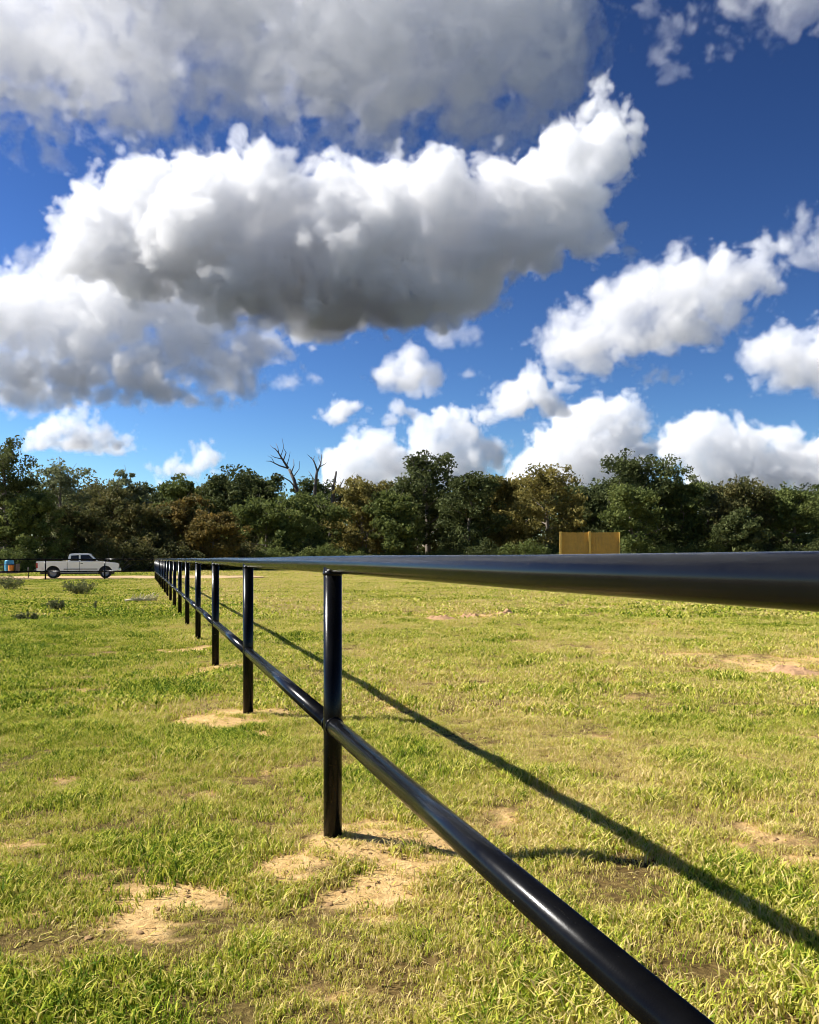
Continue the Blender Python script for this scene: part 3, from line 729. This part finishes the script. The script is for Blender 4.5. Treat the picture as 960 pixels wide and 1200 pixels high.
FOREST = [
 # px, top, width, kind, distance, label
 (8, 514, 92, 'dark', 92, 'tall dark oak at the end of the wood above the trailer'),
 (72, 536, 88, 'pale', 108, 'broad grey green tree beside the tall dark oak above the pickup'),
 (40, 572, 70, 'mid', 90, 'small fresh green tree under the tall dark oak'),
 (-38, 540, 90, 'dark', 96, 'dark oak behind the trailer with the drum'),
 (92, 592, 76, 'brown', 96, 'rusty brown tree rising behind the pickup cab'),
 (128, 568, 66, 'brown', 104, 'tall brown leafed tree behind the pickup bonnet'),
 (156, 549, 52, 'pale', 135, 'airy pale green tree poking above the brown trees'),
 (168, 590, 70, 'brown', 100, 'dull brown tree behind the corner of the fences'),
 (205, 580, 70, 'orange', 104, 'orange brown tree just past the corner of the fences'),
 (214, 556, 60, 'mid', 128, 'green tree standing behind the orange brown tree'),
 (250, 600, 70, 'orange', 100, 'low bright orange tree beside the green cedar like tree'),
 (262, 546, 78, 'dark', 125, 'dark round oak behind the low orange tree'),
 (300, 548, 70, 'dark', 132, 'dark oak to one side of the bare snag'),
 (312, 582, 84, 'mid', 112, 'fresh green tree in front of the bare snag'),
 (362, 578, 92, 'mid', 118, 'bushy green tree at the foot of the two dead snags'),
 (424, 556, 86, 'olive', 124, 'rounded olive brown tree beside the broken snag'),
 (466, 572, 66, 'mid', 118, 'green tree next to the rounded olive brown tree'),
 (502, 528, 84, 'dark', 128, 'tall dark pointed oak with a split top'),
 (514, 574, 80, 'dark', 134, 'dark bushy oak closing the gap behind the tall pointed oak'),
 (548, 553, 76, 'dark', 120, 'dark oak leaning out from the tall pointed oak'),
 (592, 556, 70, 'olive', 130, 'thin olive tree with pale branches next to the yellowing tree'),
 (642, 544, 92, 'olive', 122, 'yellowing tree behind the tan board screen'),
 (694, 572, 66, 'dark', 134, 'low dark tree between the yellowing tree and the tallest oak'),
 (748, 524, 112, 'dark', 124, 'tallest spreading dark oak with a ragged top'),
 (742, 566, 84, 'mid', 116, 'green tree right in front of the tallest oak'),
 (800, 556, 72, 'mid', 124, 'green tree touching the tallest oak'),
 (828, 554, 56, 'pale', 136, 'pale thin tree between the oak and the russet tree'),
 (868, 557, 86, 'brown', 122, 'russet topped round tree near the end of the wood'),
 (868, 596, 70, 'dark', 114, 'dark short tree in front of the russet tree'),
 (930, 567, 80, 'mid', 122, 'smooth green tree beyond the russet tree'),
 (985, 574, 90, 'mid', 126, 'green tree closing the wood past the russet tree'),
]
for i, (px, top, wp, kd, Y, lb) in enumerate(FOREST):
    thin = kd in ('pale',)
    place_tree(px, top, wp, kd, Y, lb, 300+i, clumps=110 if thin else 190, per=58, leaf=.0019*Y, low=.08, group='trees along the edge of the wood')
SHORT = ['tall dark end oak', 'broad grey green tree', 'small fresh green tree', 'dark oak behind the trailer', 'rusty brown tree', 'tall brown tree', 'airy pale tree', 'dull brown tree',
 'orange brown tree', 'green tree by the orange brown one', 'low orange tree', 'dark round oak', 'dark oak by the snag', 'fresh green tree by the snag', 'bushy green tree under the snags', 'rounded olive tree',
 'green tree by the olive one', 'tall split topped oak', 'dark bushy oak', 'leaning dark oak', 'thin olive tree', 'yellowing tree', 'low dark tree', 'tallest oak', 'tallest oak', 'green tree touching the tallest oak', 'pale thin tree', 'russet tree', 'russet tree', 'smooth green tree', 'closing green tree']
def nearest(px): return SHORT[min(range(len(FOREST)), key=lambda i: abs(FOREST[i][0]-px))]
# rear ranks: shared meshes
protos = [tree_meshes(k, 15., 11., 900+i, clumps=150, per=50, leaf=.28, low=.05) for i, k in enumerate(('dark', 'mid', 'dark', 'brown'))]
rr_ = random.Random(21)
for row, (Y0, top0) in enumerate(((138, 582), (152, 572), (166, 568))):
    for k in range(19):
        px = -60 + 1090*k/18 + rr_.uniform(-16, 16); Y = Y0 + rr_.uniform(-5, 5); v = (3 if px < 260 and k % 2 else rr_.choice((0, 0, 1, 2)))
        h = CAMH + (HZ-top0+rr_.uniform(-6, 12))/F*Y; s_ = h/15.
        T = tag(empty('forest_tree', ((px-CX)/F*Y, Y, 0), rr_.uniform(0, 6.28)), (('dark oak', 'green tree', 'dark oak', 'brown tree')[v] + (' just behind the ', ' some way behind the ', ' far back in the wood behind the ')[row] + nearest(px)), 'tree', 'trees in the rear ranks of the wood')
        T.scale = (s_*1.05, s_*1.05, s_)
        link('trunk', protos[v][0], None, T); link('crown', protos[v][1], None, T)
# undergrowth along the edge of the wood
def shrub_mesh(kind, seed):
    r = np.random.default_rng(seed); n = 6500; cl = 60
    a = r.uniform(0, 6.283, cl); q = np.sqrt(r.random(cl))
    CC = np.stack([np.cos(a)*q*2.3, np.sin(a)*q*1.5, r.uniform(.2, 3.0, cl)*(1.05-.55*q)], 1)
    ci = r.integers(0, cl, n); d = r.normal(size=(n,3)); d /= np.linalg.norm(d, axis=1)[:,None]
    C = CC[ci] + d*(.62*r.random(n)**.5)[:,None]; C[:,2] = np.maximum(C[:,2], .02)
    V, Q = leaf_quads(C, None, .105, r)
    me = from_np('foliage', V, Q, LEAF[kind]); at = me.attributes.new('tint', 'FLOAT', 'POINT')
    at.data.foreach_set('value', np.repeat(np.clip(r.normal(.4, .15, cl)[ci]+r.normal(0, .12, n), 0, 1), 4).astype(np.float32))
    bm = bmesh.new()
    for k in range(12): tube_into(bm, [(CC[k,0]*.2, CC[k,1]*.2, -.1), tuple(CC[k]*np.array([.7,.7,.6])), tuple(CC[k])], [.05, .035, .015], 5)
    st = bpy.data.meshes.new('stem'); bm.to_mesh(st); bm.free(); st.materials.append(M_BARK)
    return st, me
SH = [(shrub_mesh(k, 50+i), nm) for i, (k, nm) in enumerate((('dark', 'dark green'), ('mid', 'green'), ('brown', 'brown'), ('dark', 'dark green')))]
for k in range(40):
    px = -70 + 1110*k/39 + rr_.uniform(-12, 12)
    Y = 88 + 24*min(1, max(0, px-40)/420.) + rr_.uniform(-2, 6)
    i = 2 if (60 < px < 290 and k % 3) else rr_.choice((0, 0, 1, 3)); (st, fo), nm = SH[i]
    T = tag(empty('forest_shrub', ((px-CX)/F*Y, Y, 0), rr_.uniform(-.6, .6)), nm + ' shrub in the undergrowth below the ' + nearest(px), 'shrub', 'undergrowth shrubs along the wood')
    s_ = rr_.uniform(.7, 1.35); T.scale = (s_*1.15, s_, s_)
    link('stem', st, None, T); link('foliage', fo, None, T)

# bare snags
def snag(px, Y, label, limbs, base_r):
    s = Y/F; T = tag(empty('dead_tree', ((px-CX)*s, Y, 0)), label, 'tree', 'dead snags above the wood')
    r = random.Random(int(px))
    def P(x, y, dy=0.): return Vector(((x-px)*s, dy, CAMH+(HZ-y)*s))
    for k, (pts, r0, r1) in enumerate(limbs):
        bm = bmesh.new(); n = len(pts); dy = r.uniform(-1.2, 1.2)
        V = [P(*q, dy*i/(n-1)) for i, q in enumerate(pts)]
        if k == 0: V[0].z = -.4
        tube_into(bm, V, [r0+(r1-r0)*i/(n-1) for i in range(n)], 7)
        bm_obj('trunk' if k == 0 else 'limb', bm, M_SNAG, T)
snag(352, 129, 'bare dead tree with forking limbs above the green trees', [
   ([(352, 655), (351, 610), (349, 580), (344, 562), (338, 549)], .42, .2),
   ([(338, 549), (331, 538), (327, 531), (323, 526)], .19, .05), ([(332, 540), (336, 531), (334, 527)], .1, .03), ([(327, 532), (325, 524), (322, 518)], .06, .02),
   ([(338, 549), (328, 546), (318, 541), (313, 541)], .13, .03), ([(341, 555), (344, 545), (343, 537)], .1, .03), ([(331, 538), (322, 536), (317, 533)], .08, .02), ([(347, 572), (340, 564), (330, 558), (322, 556)], .13, .03), ([(329, 535), (333, 524), (331, 514)], .06, .02), ([(326, 529), (319, 524), (316, 521)], .05, .015), ([(322, 543), (319, 537), (315, 535)], .05, .015), ([(343, 560), (351, 550), (352, 541)], .08, .02), ([(336, 546), (339, 538), (341, 530)], .07, .02)], .42)
snag(371, 128, 'bare forked dead tree standing beside the broken snag', [
   ([(370, 655), (370, 610), (369, 580), (371, 560), (372, 552)], .36, .17),
   ([(372, 552), (369, 543), (365, 536)], .15, .04), ([(372, 553), (376, 543), (377, 532)], .15, .04), ([(375, 547), (381, 543), (382, 540)], .08, .025), ([(369, 543), (367, 537), (368, 533)], .07, .02), ([(366, 538), (362, 534), (360, 533)], .05, .015), ([(376, 543), (373, 536), (373, 530)], .05, .015), ([(370, 565), (364, 556), (361, 551)], .08, .02)], .36)
snag(389, 127, 'broken dead snag with a blunt split top', [
   ([(388, 655), (388, 610), (390, 588), (391, 570), (394, 552)], .46, .13),
   ([(390, 590), (397, 584), (400, 580)], .16, .05), ([(390, 580), (398, 571), (403, 561)], .14, .04), ([(391, 572), (388, 566), (386, 562)], .1, .03)], .46)
# ---------------------------------------------------------------- clouds
def cloud_material(dens):
    key = 'cloud_vapour_%g' % dens
    m = bpy.data.materials.get(key)
    if m: return m
    m = bpy.data.materials.new(key); m.use_nodes = True
    nt = m.node_tree; nt.nodes.clear()
    out = nt.nodes.new('ShaderNodeOutputMaterial')
    pv = nt.nodes.new('ShaderNodeVolumePrincipled')
    at = nt.nodes.new('ShaderNodeAttribute'); at.attribute_name = 'density'
    mu = nt.nodes.new('ShaderNodeMath'); mu.operation = 'MULTIPLY'; mu.inputs[1].default_value = dens
    nt.links.new(at.outputs['Fac'], mu.inputs[0])
    pv.inputs['Density Attribute'].default_value = ''
    pv.inputs['Color'].default_value = (CLOUD_ALB, CLOUD_ALB, CLOUD_ALB*1.002, 1)
    pv.inputs['Anisotropy'].default_value = 0.0
    nt.links.new(mu.outputs[0], pv.inputs['Density'])
    nt.links.new(pv.outputs[0], out.inputs['Volume'])
    return m

def make_cloud(label, Y, blobs, base_py=None, vox=2.2, dens=0.05, seed=0, puff=26., fine=1.0, edge=7., depth=0.8, thin=1.0, cell=1/36.):
    """blobs: (px, py, rx[, ry]) in photo pixels, turned into a bank of vapour lumps standing Y metres off"""
    rnd = random.Random(seed)
    s = Y/F                       # metres per photo pixel at that distance
    C0 = (( sum(b[0] for b in blobs)/len(blobs) - CX)*s, Y, CAMH + (HZ - sum(b[1] for b in blobs)/len(blobs))*s)
    L = []
    for b in blobs:
        rx = b[2]*s; ry = (b[3] if len(b) > 3 else b[2])*s
        c = ((b[0]-CX)*s - C0[0], rnd.uniform(-.5,.5)*rx*depth, CAMH + (HZ-b[1])*s - C0[2])
        L.append((c, rx, ry))
    pad = (puff*1.0+edge)*s
    mn = [min(c[i]-(rz if i==2 else rx) for c,rx,rz in L)-pad for i in range(3)]
    mx = [max(c[i]+(rz if i==2 else rx) for c,rx,rz in L)+pad for i in range(3)]
    zb = None
    if base_py is not None:
        zb = CAMH + (HZ-base_py)*s - C0[2]
        mn[2] = max(mn[2], zb-pad*.6)
    ob = bpy.data.objects.new('cloud', bpy.data.volumes.new('cloud')); COL.objects.link(ob)
    ob.location = C0
    ng = bpy.data.node_groups.new('cloud_nodes','GeometryNodeTree')
    ng.interface.new_socket('Geometry', in_out='OUTPUT', socket_type='NodeSocketGeometry')
    N = ng.nodes; K = ng.links.new
    def math_(op, a, b=None, c=None, clamp=False):
        n = N.new('ShaderNodeMath'); n.operation = op; n.use_clamp = clamp
        for i,v in enumerate((a,b,c)):
            if v is None: continue
            if isinstance(v,(int,float)): n.inputs[i].default_value = v
            else: K(v, n.inputs[i])
        return n.outputs[0]
    pos = N.new('GeometryNodeInputPosition').outputs[0]
    def vm(op, a, b):
        n = N.new('ShaderNodeVectorMath'); n.operation = op
        for i,v in enumerate((a,b)):
            if v is None: continue
            if isinstance(v,(tuple,list)): n.inputs[i].default_value = v
            else: K(v, n.inputs[i])
        return n
    # everything below is in photo-pixel units at the cloud's distance, so one set of numbers suits all sizes
    p = vm('MULTIPLY', pos, (1/s,)*3).outputs[0]
    # a slow warp so that the lumps lose their roundness
    nz = N.new('ShaderNodeTexNoise'); nz.noise_dimensions='3D'; nz.inputs['Scale'].default_value = 1/85.; nz.inputs['Detail'].default_value = 2
    off = vm('ADD', p, (seed*913.7, seed*71.3, seed*337.1)).outputs[0]
    K(off, nz.inputs['Vector'])
    w = vm('MULTIPLY', vm('SUBTRACT', nz.outputs['Color'], (.5,.5,.5)).outputs[0], (60*fine,)*3).outputs[0]
    pw = vm('ADD', p, w).outputs[0]
    d = None
    for c, rx, rz in L:
        q = vm('SUBTRACT', pw, tuple(v/s for v in c)).outputs[0]
        q = vm('MULTIPLY', q, (1, 1, rx/rz)).outputs[0]
        ln = vm('LENGTH', q, None).outputs['Value']
        dd = math_('MULTIPLY', math_('SUBTRACT', ln, rx/s), min(1, rz/rx))
        d = dd if d is None else math_('SMOOTH_MIN', d, dd, 14.)
    # cauliflower lumps: cellular noise at three sizes
    amp = puff; sc = cell
    offw = vm('ADD', pw, (seed*53.7, seed*171.3, seed*37.1)).outputs[0]
    for k in range(4):
        v = N.new('ShaderNodeTexVoronoi'); v.feature = 'F1'; v.voronoi_dimensions='3D'
        v.inputs['Scale'].default_value = sc
        K(offw, v.inputs['Vector'])
        t = math_('MULTIPLY', math_('SUBTRACT', v.outputs['Distance'], .5), amp*1.5)
        d = math_('ADD', d, t)
        amp *= .54; sc *= 2.15
    n2 = N.new('ShaderNodeTexNoise'); n2.inputs['Scale'].default_value = 1/22.; n2.inputs['Detail'].default_value = 4; n2.inputs['Roughness'].default_value=.6
    K(off, n2.inputs['Vector'])
    d = math_('ADD', d, math_('MULTIPLY', math_('SUBTRACT', n2.outputs['Fac'], .5), 30.*fine))
    if zb is not None:
        sx = N.new('ShaderNodeSeparateXYZ'); K(pw, sx.inputs[0])
        d = math_('SMOOTH_MAX', d, math_('ADD', math_('SUBTRACT', zb/s, sx.outputs[2]), math_('MULTIPLY', math_('SUBTRACT', n2.outputs['Fac'], .5), 14.)), 10.)
    mr = N.new('ShaderNodeMapRange'); mr.interpolation_type='SMOOTHSTEP'
    K(d, mr.inputs['Value']); mr.inputs['From Min'].default_value = 0.; mr.inputs['From Max'].default_value = -edge
    mr.inputs['To Min'].default_value = 0.; mr.inputs['To Max'].default_value = thin
    vc = N.new('GeometryNodeVolumeCube')
    K(mr.outputs[0], vc.inputs['Density']); vc.inputs['Background'].default_value = 0.
    vc.inputs['Min'].default_value = mn; vc.inputs['Max'].default_value = mx
    vs = vox*s
    for i,a in enumerate('XYZ'):
        vc.inputs['Resolution '+a].default_value = max(8, int((mx[i]-mn[i])/vs))
    sm = N.new('GeometryNodeSetMaterial'); sm.inputs['Material'].default_value = cloud_material(dens)
    K(vc.outputs[0], sm.inputs[0])
    go = N.new('NodeGroupOutput'); K(sm.outputs[0], go.inputs[0])
    md = ob.modifiers.new('vapour','NODES'); md.node_group = ng
    ob['label'] = label; ob['category'] = 'cloud'; ob['group'] = 'cumulus clouds drifting over the field'
    return ob
CQ = 1.0    # grid fineness
make_cloud('huge cumulus cloud with a long flat dark grey base', 4000, [(95,300,42),(120,270,52),(170,225,46),(165,300,60),(232,212,44),(240,285,75),(310,235,55),(330,300,80),(395,250,52),(430,300,80),(455,215,42),(520,235,56),(540,295,72),(590,225,44),(620,275,52),(660,190,34),(680,270,34),(705,120,26),(695,160,32),(700,280,26),(640,215,42),(662,235,40),(690,205,34),(722,150,20),(715,185,24),(285,345,70,40),(380,355,80,36),(480,350,70,36)], base_py=385, seed=3, vox=1.85, dens=0.0145, edge=9.0)
make_cloud('overhanging grey cloud bank seen from below', 2300, [(-80,40,90),(10,50,75),(20,120,50),(90,60,70),(160,40,70),(180,110,50),(260,20,80),(285,90,60),(350,30,80),(380,100,50),(440,50,85),(470,120,48),(530,40,85),(560,115,55),(620,40,75),(620,110,48),(650,70,50),(100,-60,110),(260,-70,110),(420,-70,110),(570,-60,100)], seed=5, vox=2.80, dens=0.0066, edge=9.0, puff=56, fine=1.7)
make_cloud('low white cloud bank with grey underside tucked under the huge cumulus', 5600, [(150,345,58),(80,350,56),(225,375,56),(5,355,48),(-40,390,60),(15,370,48),(60,385,50),(110,395,48),(150,375,40),(20,440,52,40),(90,440,52,36),(160,425,48,36),(220,400,44),(260,430,44,30),(300,415,36,30),(190,455,50,22),(-40,450,50,40),(290,455,24,18)], base_py=480, seed=8, vox=2.46, dens=0.0068, edge=8.0, cell=1/28., puff=30)
make_cloud('white cloud slanting up like a ramp beside the huge cumulus', 4700, [(650,410,26,20),(690,385,40,34),(690,405,44,28),(735,365,44),(750,395,44,28),(790,345,44),(800,380,42,30),(840,325,38),(850,355,40,28),(890,320,32),(780,432,16,12),(905,300,20)], seed=12, vox=2.20, dens=0.0071, edge=9.0)
make_cloud('rounded white cloud with a shaded flat base', 5300, [(895,425,30),(930,410,34),(975,415,42),(1020,420,40),(925,438,40,20)], base_py=464, seed=14, vox=2.46, dens=0.0071, edge=7.5)
make_cloud('small round white cloud floating alone under the huge cumulus', 5400, [(455,440,18),(475,436,22),(498,446,16),(470,452,26,12)], base_py=466, seed=17, vox=1.94, dens=0.0082, edge=6.0, puff=14)
make_cloud('thin ragged wisp under the end of the grey base', 5200, [(540,392,22,12),(520,398,24,12),(555,385,12)], seed=19, vox=2.11, dens=0.0041, edge=7.5, puff=14)
make_cloud('flat small grey wisp under the grey base', 6000, [(345,450,22,8),(370,448,16,8),(548,443,14,6)], seed=20, vox=2.11, dens=0.0046, edge=6.0, puff=10)
make_cloud('white cloud of two puffs leaning over the yellowing tree', 7600, [(600,468,28,22),(625,455,24),(648,462,18),(665,455,12),(590,480,20,12),(640,478,26,14)], base_py=496, seed=22, vox=2.02, dens=0.0076, edge=6.0, puff=15, cell=1/24.)
make_cloud('small bright puff beside a second bright puff', 8000, [(390,488,15),(402,486,15),(412,492,11)], base_py=510, seed=24, vox=1.94, dens=0.0076, edge=5.2, puff=11, cell=1/24.)
make_cloud('smallest bright puff next to another bright puff', 8000, [(452,490,13),(466,489,13),(476,494,9)], base_py=506, seed=26, vox=1.94, dens=0.0076, edge=5.2, puff=10, cell=1/24.)
make_cloud('towering white cloud low behind the dead snags', 10500, [(395,545,20),(420,525,22),(440,515,18),(450,540,28),(410,560,34),(460,560,30)], seed=28, vox=2.02, dens=0.0063, edge=5.2, puff=15, cell=1/24.)
make_cloud('white heap of cloud low behind the tall split topped oak', 10000, [(495,510,22),(520,498,18),(545,515,24),(510,535,32),(555,495,14),(570,525,18),(545,550,30)], seed=30, vox=2.02, dens=0.0063, edge=5.2, puff=15, cell=1/24.)
make_cloud('mountainous white cloud rising behind the yellowing tree', 11000, [(625,555,26),(650,535,30),(670,510,30),(700,495,28),(735,488,26),(750,505,22),(700,530,46),(740,535,36),(660,560,38),(745,562,26)], seed=33, vox=2.11, dens=0.0057, edge=6.0, puff=18, cell=1/24.)
make_cloud('long low cloud bank behind the tallest oak and russet tree', 12500, [(800,525,30),(825,510,24),(850,520,26),(880,530,32),(915,515,18),(930,535,32),(965,530,32),(1000,535,36),(845,545,34),(900,560,38),(960,565,40),(815,562,26)], seed=36, vox=2.29, dens=0.0051, edge=6.8, puff=16, cell=1/24.)
make_cloud('flat bottomed white cloud above the grey green tree', 9000, [(60,512,22,14),(85,503,22,16),(110,507,20,14),(140,516,14,9),(95,518,44,11),(38,522,8)], base_py=528, seed=38, vox=2.02, dens=0.0076, edge=5.2, puff=12, cell=1/24.)
make_cloud('narrow cloud trailing down above the brown trees', 9600, [(195,548,16,10),(215,544,18,10),(235,540,16,9),(250,526,15,12)], seed=40, vox=1.94, dens=0.0069, edge=5.2, puff=10, cell=1/24.)
make_cloud('thin wispy cloud hanging alone in deep blue sky', 3600, [(762,22,14,22),(778,45,12,22),(785,72,9,16),(840,50,22,10),(800,20,14,10)], seed=43, vox=2.20, dens=0.0031, edge=10.5, puff=22)
make_cloud('torn white cloud fragment high over the slanting cloud', 3400, [(870,5,30,12),(915,20,34,20),(950,8,34,24),(990,20,34,26),(905,-15,50,20)], seed=45, vox=2.46, dens=0.0041, edge=10.5, puff=22)
make_cloud('ragged torn cloud edge above the rounded white cloud', 4600, [(935,278,18,12),(950,255,16,18),(960,300,20,14),(985,270,34),(1010,250,40)], seed=47, vox=2.20, dens=0.0051, edge=9.0, puff=20)
make_cloud('tiny ragged puff of cloud off the huge cumulus', 4400, [(40,308,14,12),(52,318,10,8),(30,300,8)], seed=49, vox=2.11, dens=0.0051, edge=6.8, puff=12)
